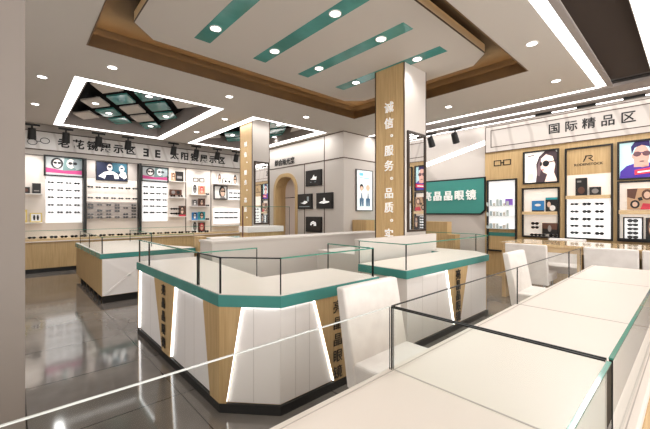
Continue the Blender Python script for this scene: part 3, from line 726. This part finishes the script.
em = thing('glasses_emblem', 'black spectacle frame emblem on the bay between the bronze lines', 'emblem', (4.33, yW-.02, 2.4)); gicon(em, 0, .05, -.004, .34, .1, .022, square=True)
for z, l in ((1.98, 'top'), (1.62, 'second'), (1.18, 'third'), (.8, 'lowest')):
    shelf(4.02, 4.62, z, '%s white shelf between the two bronze lines' % l)
def cards2(z, la, lb, ma, mb, ha=.28, hb=.26):
    card(4.18, z, .18, ha, ma, face(.5, .5, .9, 1, 2, 2), la); card(4.4, z, .22, hb, mb, face(.5, .5, .9, 1, 2, 2), lb)
cards2(1.98, 'pale portrait card on the top shelf between the bronze lines', 'rust portrait card on the top shelf between the bronze lines', [K['wht'], K['gry'], K['blk']], [K['tan'], K['skn'], K['red']], .33, .28)
cards2(1.62, 'grey striped card on the second shelf between the bronze lines', 'dark brown portrait card on the second shelf between the bronze lines', [K['gry'], K['wht'], K['blk']], [K['brn'], K['skn'], K['blk']], .2, .24)
cards2(1.18, 'blue card on the third shelf between the bronze lines', 'teal portrait card on the third shelf between the bronze lines', [K['blu'], K['wht'], K['blk']], [K['tea'], K['skn'], K['blk']], .24, .26)
cards2(.8, 'white portrait card on the lowest shelf between the bronze lines', 'red brown portrait card on the lowest shelf between the bronze lines', [K['wht'], K['gry'], K['blk']], [K['brn'], K['skn'], K['red']], .34, .3)
for z in (1.98, 1.62, 1.18):
    sunglasses((4.56, yW-.14, z+.027), .3, 'dark sunglasses at the right end of the %s shelf between bronze lines' % {1.98: 'top', 1.62: 'second', 1.18: 'third'}[z], 'sunglasses at shelf ends')
# last bay, beside the far column
lp = thing('display_bay', 'white backlit bay beside the far column with two rows of sunglasses', 'display bay', (4.8, yW-.02, 1.0))
B().box(0, .95, -.05, -.002, .05, .55).box(.5, .95, -.05, -.002, .85, 1.2).build('backlit_panel', 'litwhite', lp)
wp = thing('framed_poster', 'small black framed portrait poster beside the far column', 'poster', (4.8, yW-.05, 1.85))
picture(wp, .02, .46, .02, .44, -.03, [K['wht'], K['skn'], K['blk'], K['gry']], [(2, ell(.62, .55, .26, .45)), (1, ell(.66, .52, .17, .34)), (2, ell(.6, .6, .07, .07)), (2, ell(.76, .6, .07, .07)), (3, [(.4, 0), (.9, 0), (.75, .2), (.55, .2)])])
B().frame(0, .48, 0, .46, .03, -.045, 0).build('poster_frame', 'black', wp)
for x, w, c, s in ((5.0, .15, 'brn', 'brown'), (5.56, .18, 'blk', 'black')):
    card(x, 2.36, w, .34, [K['wht'], K['skn'], K[c], K['blk']], face(.5, .5, 1, 1, 2, 3), '%s haired portrait card on the highest shelf beside the far column' % s)
card(5.28, 2.36, .32, .2, [K['gry'], K['wht'], K['blk']], [(1, [(.05, .1), (.95, .1), (.95, .9), (.05, .9)]), (2, ell(.3, .5, .12, .2)), (2, ell(.7, .5, .12, .2))], 'grey picture strip on the highest shelf beside the far column')
shelf(4.78, 5.7, 2.36, 'highest white shelf beside the far column'); shelf(4.78, 5.7, .98, 'lowest white shelf beside the far column')
grid((5.38, 5.54, 5.7), (2.08, 1.93), lw, 'the small panel right of the framed poster', 'sunglasses beside the small poster', sc=.9)
grid((4.88, 5.05, 5.22, 5.39, 5.56), (1.42, 1.25), lw, 'the white panel under the framed poster', 'sunglasses under the small poster', sc=.95)
# bay at the far left
for z, l in ((1.86, 'upper'), (1.17, 'lower')): shelf(-.3, .5, z, '%s white shelf at the left end, beside the pillar' % l)
card(.39, 1.87, .16, .24, [K['blk'], K['gry']], [(1, [(.2, .2), (.8, .2), (.8, .3), (.2, .3)])], 'black box card on the upper shelf beside the pillar')
card(.2, 1.87, .14, .14, [K['blk'], K['brn']], [(1, ell(.5, .5, .3, .3))], 'small dark card on the upper shelf beside the pillar')
card(.38, 1.18, .22, .22, [K['yel'], K['blk'], K['wht']], [(2, [(.1, .1), (.9, .1), (.9, .9), (.1, .9)]), (1, ell(.35, .5, .1, .3)), (1, ell(.65, .5, .1, .3))], 'yellow framed card on the lower shelf beside the pillar')
card(.15, 1.18, .14, .3, [K['yel'], K['wht']], [(1, [(.2, .2), (.8, .2), (.8, .8), (.2, .8)])], 'tall yellow card on the lower shelf beside the pillar')

# track spotlights
def spot_head(x, y, z, lab, rot, aim, group, head=True):
    t = thing('track_spotlight', lab, 'spotlight', (x, y, z), rot, group)
    B().box(-.14, .14, -.03, .03, -.04, 0, bevel=.004).build('adapter', 'black', t)
    if not head: return
    B().cyl((0, 0, -.04), (0, 0, -.13), .018, n=10).build('stem', 'black', t)
    dy, dz = aim; c0_ = Vector((0, -dy*.12, -.22-dz*.12)); c1_ = Vector((0, dy*.12, -.22+dz*.12))
    hd = B().cyl(c0_, c1_, .07, .08, n=18).build('head', 'black', t); d_ = (c1_-c0_).normalized()
    B().cyl(c1_, c1_+d_*.004, .062, n=18).build('lens', mat('spot_lens', 'ffffff', .4, emit=4.), hd)
for i, x in enumerate((.29, .9, 1.55, 2.2, 3.35, 4.0, 4.66, 5.3)):
    spot_head(x, 10.05, 3.4, 'black track spotlight above the left display wall, %s from the pillar' % ORD[i], 0, (.35, -.93), 'spotlights over the left wall')
tag(B().box(-2.9, 5.85, 10.03, 10.07, 3.44, 3.465).build('light_track', 'black', loc=(1.5, 10.05, 3.44), world=True), 'long black light track above the left display wall', 'light track')
for k, (y, lab) in enumerate(((4.48, 'black track spotlight above the green sign, beside the middle column'), (3.85, 'black track spotlight above the green sign, beside the oak bays'))):
    spot_head(7.72, y, 3.4, lab, XR, (.5, -.86), 'spotlights over the green sign')
for k, y in enumerate((2.05, 1.36, .7)):
    spot_head(7.8, y, 3.4, 'black track adapter over the right sign, %s from the green sign' % ORD[k], XR, (.5, -.86), 'adapters over the right sign', False)

# ------------------------------------------------------------------ arch wall things
def ax_loc(y, z): return (ax-.002, y, z)
t = thing('room_sign', 'black characters above the arched doorway', 'sign', ax_loc(8.22, 2.9), XR)
for i, c in enumerate('综合验光室'): text(c, .2, 'ink', t, -.4+.2*i, 0, -.006, 'character', .003, .006)
scr = [((7.17, 6.54), (2.12, 2.54), 'topmost'), ((7.52, 6.92), (1.51, 1.92), 'left'), ((6.73, 6.12), (1.51, 1.92), 'right'), ((7.17, 6.54), (.89, 1.3), 'lowest')]
for k, ((ya, yb), (za, zb), nm) in enumerate(scr):
    t = thing('wall_screen', '%s of the four black screens arranged in a diamond beside the arch' % nm, 'screen', ax_loc((ya+yb)/2, za), XR, 'black screens beside the arch')
    w = (ya-yb)/2; h = zb-za
    m = [lit('screen_dark', '1d1917', .15), lit('poster_white', 'ecebe8'), lit('grey', '7d8587')]
    blobs = {0: [(1, [(.3, .4), (.45, .5), (.55, .72), (.62, .55), (.75, .6), (.72, .35), (.5, .38)]), (2, [(.3, .2), (.4, .2), (.4, .24), (.3, .24)]), (2, [(.6, .2), (.7, .2), (.7, .24), (.6, .24)])],
             1: [(1, [(.2, .4), (.4, .42), (.5, .55), (.7, .5), (.75, .42), (.5, .3)]), (2, [(.7, .5), (.85, .5), (.85, .85), (.7, .85)]), (2, [(.1, .1), (.9, .1), (.9, .14), (.1, .14)])],
             2: [(1, [(.15, .35), (.3, .45), (.45, .5), (.48, .7), (.55, .7), (.6, .48), (.85, .45), (.85, .38), (.5, .3)])],
             3: [(1, [(.3, .45), (.35, .65), (.5, .75), (.7, .65), (.72, .42), (.55, .4), (.55, .55), (.45, .55), (.38, .42)])]}[k]
    cs = B().box(-w, w, -.045, 0, 0, h).build('casing', 'black', t); picture(cs, -w+.02, w-.02, .02, h-.02, -.05, m, blobs, 'screen_picture')
# lit poster on the short wall
t = thing('framed_poster', 'tall pale lit poster with two cartoon children beside the middle column', 'poster', (6.64, 5.768, 1.45))
m = [lit('poster_ice', 'e3eeee', .8), lit('sky_blue', '79c3d6', .6), lit('poster_white', 'ecebe8'), lit('dark_hair', '2b2a33', .3), lit('peach', 'e8c0a8', .5), lit('slate_blue', '52708c', .4)]
sh = [(1, [(.15, .86), (.42, .86), (.42, .94), (.15, .94)]), (1, [(.15, .8), (.8, .8), (.8, .82), (.15, .82)])]
for cx, hr in ((.3, 3), (.7, 4)):
    sh += [(2, [(cx-.16, .3), (cx+.16, .3), (cx+.12, .48), (cx-.12, .48)]), (hr, ell(cx, .57, .13, .085)), (4, ell(cx, .54, .1, .06)), (5, [(cx-.12, .1), (cx-.02, .1), (cx, .25), (cx+.02, .1), (cx+.12, .1), (cx+.14, .3), (cx-.14, .3)]), (5, [(cx-.05, .3), (cx+.05, .3), (cx+.02, .44), (cx-.02, .44)])]
picture(t, -.3, .3, .02, 1.04, -.03, m, sh); B().frame(-.32, .32, 0, 1.06, .025, -.04, 0).build('poster_frame', mat('grey_frame', '6a6462', .4), t)

# ------------------------------------------------------------------ right wall (local x = -y, local -y faces the room)
def rw(y, z, d=.0): return (8.-d, y*.985, z)
struct(B().box(7.97, 8., 3.25, 5.77, 0, H).build('wall_stone_panel', 'marble'), 'pale veined stone behind the green sign')
struct(B().box(7.95, 8., -2.9, 3.25, 0, 2.77).build('wall_oak_panel', 'wood'), 'oak panelling of the right display wall')
t = thing('wall_sign', 'pale stone sign over the right display bays with five black characters', 'sign', rw(1.2, 2.77, .05), XR)
B().box(-2.05, 4.1, -.03, .04, 0, .57).build('sign_board', 'marble', t); B().frame(-1.93, 4.1, .1, .49, .014, -.036, -.03).frame(-2.05, 4.1, -.01, .575, .012, -.038, -.03).build('sign_line', 'trim', t)
for i, c in enumerate('国际精品区'): text(c, .215, 'ink', t, 1.17-(1.88-.2755*i), 3.065-2.77, -.036, 'character', .003, .003)
# green name sign
t = thing('name_sign', 'green shop name sign with black border and cut lower corner', 'sign', rw(4.2, 1.36, .03), XR)
def pl(pts, y, th, name, m, parent): b = B(); b.prism([(x, y, z) for x, z in pts], (0, th, 0)); return b.build(name, m, parent)
pl([(-.98, .0), (.8, 0), (.91, .1), (.91, .87), (-.98, .87)], -.04, .05, 'border', 'black', t)
pl([(-.95, .035), (.785, .035), (.875, .115), (.875, .835), (-.95, .835)], -.046, .02, 'face', mat('sign_green', '3f8980', .35, emit=.12), t)
for i, c in enumerate(NAME): text(c, .25, 'white_letter', t, 4.2-(4.76-.285*i), 1.81-1.36, -.062, 'character', .012, .004)
# diagonal light on the stone wall
b = B(); b.prism([(7.955, 5.75, 2.38), (7.955, 3.26, 2.96), (7.955, 3.26, 3.06), (7.955, 5.75, 2.48)], (.015, 0, 0))
dl = tag(b.build('light_strip', 'led_thin', loc=(7.96, 4.5, 2.7), world=True), 'slanting white light strip across the stone wall above the green sign', 'strip light')
# spectacle emblem
em = thing('glasses_emblem', 'black spectacle frame emblem on the oak left of the sunglasses woman', 'emblem', rw(2.92, 2.45, .05), XR); gicon(em, 0, .06, -.002, .34, .1, .022, square=True)
def lbox(y0, y1, z0, z1, name, label, cat='display bay', fw=.03, dep=.05):
    t = thing(name, label, cat, rw(y0, z0, .05), XR)
    B().frame(0, y0-y1, 0, z1-z0, fw, -dep, .0).build('black_frame', 'black', t); return t
# mirror at the left end, its reflected shelves built as solid, glowing shapes
t = lbox(3.24, 2.62, .55, 2.14, 'reflection_case', 'mirror reflection modelled as a display case left of the sunglasses woman poster', 'display case', .03, .06)
B().box(.03, .59, -.005, 0, .5, 1.56).build('backlit_panel', 'litwhite', t); B().box(.03, .59, -.02, 0, .34, .42).build('teal_band', 'teal', t); B().box(.03, .59, -.01, 0, .03, .34).build('oak_base', 'wood', t)
for z in (.5, .78, 1.0): B().box(.04, .58, -.12, -.005, z, z+.012).build('glass_shelf', mat('pale_shelf', 'c9cfcd', .3), t)
for sh_, z in (('lowest', .512), ('middle', .792), ('highest', 1.012)):
    for k in range(7):
        x = .08+.07*k; hh = random.uniform(.05, .15); w_ = random.uniform(.03, .05)
        o = B().box(-w_/2, w_/2, -.04, 0, 0, hh).build('small_box', mat('pale_box_%d' % (k % 3), ('b9c2c0', '9fb0b4', 'c9c2b8')[k % 3], .5))
        o.location = (7.95-.06, 3.24-x, .55+z); o.rotation_euler.z = XR
        tag(o, 'small pale box in the modelled mirror reflection, %s shelf, %s from left' % (sh_, ORD[k]), 'box', 'small boxes in the modelled reflection')
B().box(.4, .55, -.07, -.06, 1.02, 1.16).build('purple_card', mat('violet_print', '8a62c0', .5), t)
# sunglasses woman poster
t = lbox(2.49, 1.85, 2.0, 2.68, 'framed_poster', 'framed lit poster of a dark haired woman in round sunglasses', 'poster')
m = [lit('poster_warmwhite', 'f1efe9', .7), lit('hair_brown', '4b3a40', .3), lit('skin_light', 'f0dcd2', .6), lit('poster_black', '1c1c1e', .3), lit('hair_mid', '7b6468', .35), lit('pale_yellow', 'e8e6c2', .6), lit('lip_pink', 'c07880', .4)]
sh = [(5, [(.08, .05), (.3, .1), (.28, .3), (.1, .32)]), (1, [(.35, .0), (.38, .3), (.36, .6), (.45, .85), (.62, 1), (.95, 1), (1, .9), (1, 0)]), (4, [(.38, .3), (.42, .6), (.5, .8), (.6, .6), (.5, .35), (.45, .1)]),
      (2, [(.5, .6), (.52, .78), (.66, .9), (.86, .82), (.94, .55), (.9, .3), (.98, .08), (1, 0), (.62, 0), (.7, .25), (.58, .32), (.5, .45)]), (1, [(.86, .85), (1, .95), (1, .2), (.93, .3), (.95, .6)]),
      (3, ell(.66, .6, .1, .1)), (3, [(.74, .62), (.98, .66), (.98, .69), (.74, .65)]), (3, ell(.51, .6, .035, .07)), (6, ell(.57, .4, .04, .02)), (4, [(.1, .87), (.3, .89), (.3, .92), (.1, .9)]), (1, [(.35, 0), (.6, 0), (.55, .15), (.42, .22)])]
picture(t, .03, .61, .03, .65, -.01, m, sh)
# niche 1
t = lbox(2.51, 1.84, .9, 1.92, 'display_bay', 'black framed niche under the sunglasses woman poster with one oak shelf'); B().box(.03, .64, -.005, 0, .03, .99).build('niche_back', 'litcream', t)
B().box(.03, .64, -.12, -.005, .47, .53).build('oak_shelf', 'wood_hor', t); B().box(.03, .64, -.12, -.005, .0, .03).build('bottom_board', 'black', t)
def rcard(y, z, w, h, mats, shapes, lab, d=.12): return card(-y, z, w, h, mats, shapes, lab, y=8-d, rot=XR, th=.012)
rcard(2.2, 1.43, .22, .22, [K['blu'], K['wht'], K['blk']], [(1, ell(.5, .6, .25, .12)), (2, [(0, 0), (1, 0), (1, .12), (0, .12)])], 'blue card in the niche under the sunglasses woman poster')
rcard(1.96, 1.43, .2, .28, [K['blk'], K['skn'], K['brn'], K['tea'], K['wht']], [(3, [(0, .85), (1, .85), (1, 1), (0, 1)]), (1, ell(.3, .5, .16, .2)), (4, ell(.6, .25, .25, .2))], 'teal topped portrait card beside the blue card in the niche')
rcard(1.99, .98, .26, .22, [K['blk'], K['gry'], K['brn']], [(2, [(0, .5), (1, .4), (1, 1), (0, 1)]), (1, ell(.5, .5, .12, .3))], 'dark photograph card at the bottom of the niche under the woman poster')
for k, (y, z) in enumerate(((2.24, 1.19), (2.24, 1.11), (2.26, .96), (2.12, .96), (1.92, .96))):
    sunglasses(rw(y, z, .17), XR, 'dark sunglasses in the lower niche under the woman poster, %s from top left' % ORD[k], 'sunglasses in the woman poster niche', .95)
# R bay
def r_bay(y0, y1, label, where, full=True):
    t = lbox(y0, y1, .9, 2.65, 'display_bay', label, fw=.028); w = y0-y1
    B().box(.028, w-.028, -.012, 0, 1.23, 1.72).build('oak_header', 'wood', t); B().box(.028, w-.028, -.005, 0, .83, 1.23).build('niche_back', 'litcream', t)
    B().box(.028, w-.028, -.12, -.005, .765, .83).build('oak_shelf', 'wood_hor', t); B().box(.028, w-.028, -.012, 0, .03, .765).build('backlit_panel', 'litwhite', t)
    b = B(); cx = w*.5; R_ = lambda pts: b.prism([(cx+x, -.013, 1.52+z) for x, z in pts], (0, -.006, 0))
    R_([(-.08, -.05), (-.06, -.05), (-.015, .06), (-.035, .06)]); R_([(-.045, .045), (.05, .045), (.05, .062), (-.05, .062)]); R_([(.05, .062), (.07, .04), (.062, .02), (.05, .045)])
    R_([(.062, .022), (.04, 0), (.0, 0), (.0, .015), (.035, .015), (.052, .03)]); R_([(.01, .0), (.03, .0), (.085, -.05), (.062, -.05)])
    b.build('brand_mark', 'ink', t)
    text('RODENSTOCK', .062, 'ink', t, cx, 1.415, -.014, 'brand_lettering', .002, .001, sx=1.05)
    grid([y0-.17-.19*k for k in range(3)], (1.57, 1.43, 1.29, 1.16, 1.03), lambda y, z: rw(y, z, .17), where, 'sunglasses on '+where, rot=XR, sc=.87)
    return t
r_bay(1.74, 1.02, 'tall framed bay with logo, niche and backlit rows of sunglasses on right wall', 'the backlit bay under the logo')
rcard(1.47, 1.73, .18, .33, [K['blk'], K['gry'], K['brn']], [(1, [(.15, .75), (.5, .75), (.5, .85), (.15, .85)]), (2, ell(.5, .3, .3, .2))], 'tall black card standing in the logo bay niche')
rcard(1.26, 1.73, .17, .15, [K['blk'], K['gry']], [(1, ell(.5, .5, .3, .3))], 'small black card standing in the logo bay niche')
r_bay(.33, -.39, 'second framed logo bay past the photo edge, seen in the column mirror', 'the second logo bay past the photo edge')
# man poster
t = lbox(.95, .42, 1.98, 2.66, 'framed_poster', 'framed lit poster of a man in purple shirt and sunglasses', 'poster')
m = [lit('aqua', 'bfe2e6', .7), lit('violet', '4a2f9a', .5), lit('skin_warm', 'd9a99a', .5), lit('hair_violet', '2a1d5e', .3), lit('lens_brown', '6a4a52', .3), lit('red_banner', 'd63a50', .6), lit('poster_white', 'ecebe8')]
sh = [(1, [(.0, .0), (.02, .2), (.2, .35), (.4, .4), (.85, .4), (1, .3), (1, 0)]), (2, [(.4, .3), (.8, .3), (.8, .45), (.62, .28), (.4, .45)]), (2, ell(.6, .6, .22, .31)), (3, [(.34, .66), (.32, .88), (.42, 1), (.82, 1), (.86, .68), (.81, .84), (.62, .9), (.42, .84)]),
      (2, ell(.38, .6, .04, .07)), (4, ell(.49, .66, .11, .07)), (4, ell(.74, .66, .11, .07)), (3, [(.56, .68), (.66, .68), (.66, .7), (.56, .7)]), (4, ell(.62, .45, .07, .015)), (5, [(.42, .08), (1, .12), (1, .28), (.42, .22)]), (6, [(.5, .13), (.9, .16), (.9, .2), (.5, .17)])]
picture(t, .03, .5, .03, .65, -.01, m, sh)
t = lbox(.95, .42, .9, 1.96, 'display_bay', 'black framed niche under the man poster with one oak shelf'); B().box(.03, .5, -.005, 0, .03, 1.03).build('niche_back', 'litcream', t)
B().box(.03, .5, -.12, -.005, .48, .55).build('oak_shelf', 'wood_hor', t); B().box(.03, .5, -.12, -.005, .0, .03).build('bottom_board', 'black', t)
rcard(.64, 1.46, .34, .36, [K['tan'], K['skn'], K['brn'], K['blk'], K['red']], [(2, [(0, .6), (.3, .5), (.4, 1), (0, 1)]), (3, ell(.3, .25, .18, .2)), (1, ell(.3, .25, .1, .12)), (2, ell(.75, .7, .2, .25)), (1, ell(.75, .68, .12, .16)), (4, [(.5, .0), (1, 0), (1, .25), (.6, .3)]), (3, [(.45, .4), (.6, .45), (.55, .6), (.4, .55)])], 'brown collage card with faces in the niche under the man poster')
st = thing('sunglasses_stand', 'black framed white stand holding five sunglasses under the man poster', 'display stand', rw(.73, .93, .14), XR)
B().frame(-.13, .13, 0, .4, .02, -.03, .01).box(-.18, .3, -.06, .02, -.0, .03).build('stand_frame', 'black', st); B().box(-.11, .11, -.01, .005, .03, .38).build('white_back', 'litwhite', st)
rcard(.5, .96, .14, .36, [K['blk'], K['skn'], K['brn'], K['gry']], face(.5, .55, 1, 1, 2, 3), 'dark portrait card beside the sunglasses stand', .13)
grid((.73,), (1.27, 1.2, 1.13, 1.06, .99), lambda y, z: rw(y, z, .21), 'the stand under the man poster', 'sunglasses on the small stand', rot=XR, sc=.95)

# ------------------------------------------------------------------ lights
def area(name, loc, sx, sy, power, col=(1, .99, .97), rot=(0, 0, 0)):
    l = bpy.data.lights.new(name, 'AREA'); l.shape = 'RECTANGLE'; l.size = sx; l.size_y = sy; l.energy = power; l.color = col
    o = bpy.data.objects.new(name, l); C.objects.link(o); o.location = loc; o.rotation_euler = rot; return o
for i, (x, y, z, p) in enumerate(LAMPS):
    l = bpy.data.lights.new('downlight_lamp', 'SPOT'); l.energy = p*2.6; l.spot_size = math.radians(125); l.spot_blend = .8; l.shadow_soft_size = .06; l.color = (1, .985, .96)
    o = bpy.data.objects.new('downlight_lamp', l); C.objects.link(o); o.location = (x, y, z-.02)
area('strip_lamp', (4.1, .97, H-.03), 5.2, .14, 70)
area('strip_lamp', (6.85, 3.3, H-.02), .08, 4.8, 40)
area('strip_lamp', (7.47, 1.4, H-.06), .08, 8.5, 30)
area('strip_lamp', (7.9, 1.4, H-.06), .06, 8.5, 8)
for (xa, xb, ya, yb) in ((.65, 2.97, 6.12, 9.8), (3.65, 5.73, 6.2, 9.8)):
    area('coffer_lamp', (xa+.09, (ya+yb)/2, H-.02), .15, yb-ya, 30 if xa < 1 else 10); area('coffer_lamp', (xb-.09, (ya+yb)/2, H-.02), .15, yb-ya, 30)
    area('coffer_lamp', ((xa+xb)/2, ya+.09, H-.02), xb-xa, .15, 25 if xa < 1 else 9)
for x in (.29, .9, 1.55, 2.2, 3.35, 4.0, 4.66, 5.3):
    l = bpy.data.lights.new('track_lamp', 'SPOT'); l.energy = 52; l.spot_size = math.radians(95); l.spot_blend = .9; l.shadow_soft_size = .05; l.color = (1, .985, .96)
    o = bpy.data.objects.new('track_lamp', l); C.objects.link(o); o.location = (x, 10.2, 3.0)
    o.rotation_euler = (math.radians(22), 0, 0)
for y in (4.48, 3.85):
    l = bpy.data.lights.new('track_lamp', 'SPOT'); l.energy = 7; l.spot_size = math.radians(95); l.spot_blend = .9; l.shadow_soft_size = .05; l.color = (1, .985, .96)
    o = bpy.data.objects.new('track_lamp', l); C.objects.link(o); o.location = (7.6, y, 2.95); o.rotation_euler = (0, math.radians(-15), 0)
# added fill lamps behind the camera and at far left; no source stands there
area('added_fill', (2.5, -2.8, 1.6), 8, 2.6, 350, (1, .99, .98), (math.radians(90), 0, 0))
area('added_fill', (-2.8, 1.5, 1.6), 2.6, 7, 150, (1, .99, .98), (0, math.radians(-90), 0))
w = bpy.data.worlds.new('world'); w.use_nodes = True; w.node_tree.nodes['Background'].inputs[0].default_value = (1, .98, .96, 1); w.node_tree.nodes['Background'].inputs[1].default_value = .4
bpy.context.scene.world = w

# ------------------------------------------------------------------ camera
cd = bpy.data.cameras.new('camera'); cam = bpy.data.objects.new('camera', cd); C.objects.link(cam)
cd.sensor_width = 36; cd.lens = 339/650*36; cd.clip_start = .02
cd.shift_y = -(214.5-213)/650*1.
cam.location = (0, 0, 1.4)
a = math.atan2(370, 339)          # camera yaw from +X
cam.rotation_euler = (PI/2, 0, a-PI/2)
bpy.context.scene.camera = cam
vs = bpy.context.scene.view_settings
vs.view_transform = 'Standard'; vs.look = 'None'; vs.gamma = 1; vs.use_curve_mapping = False; vs.exposure = -.44
bpy.context.scene.cycles.max_bounces = 8; bpy.context.scene.cycles.transparent_max_bounces = 24
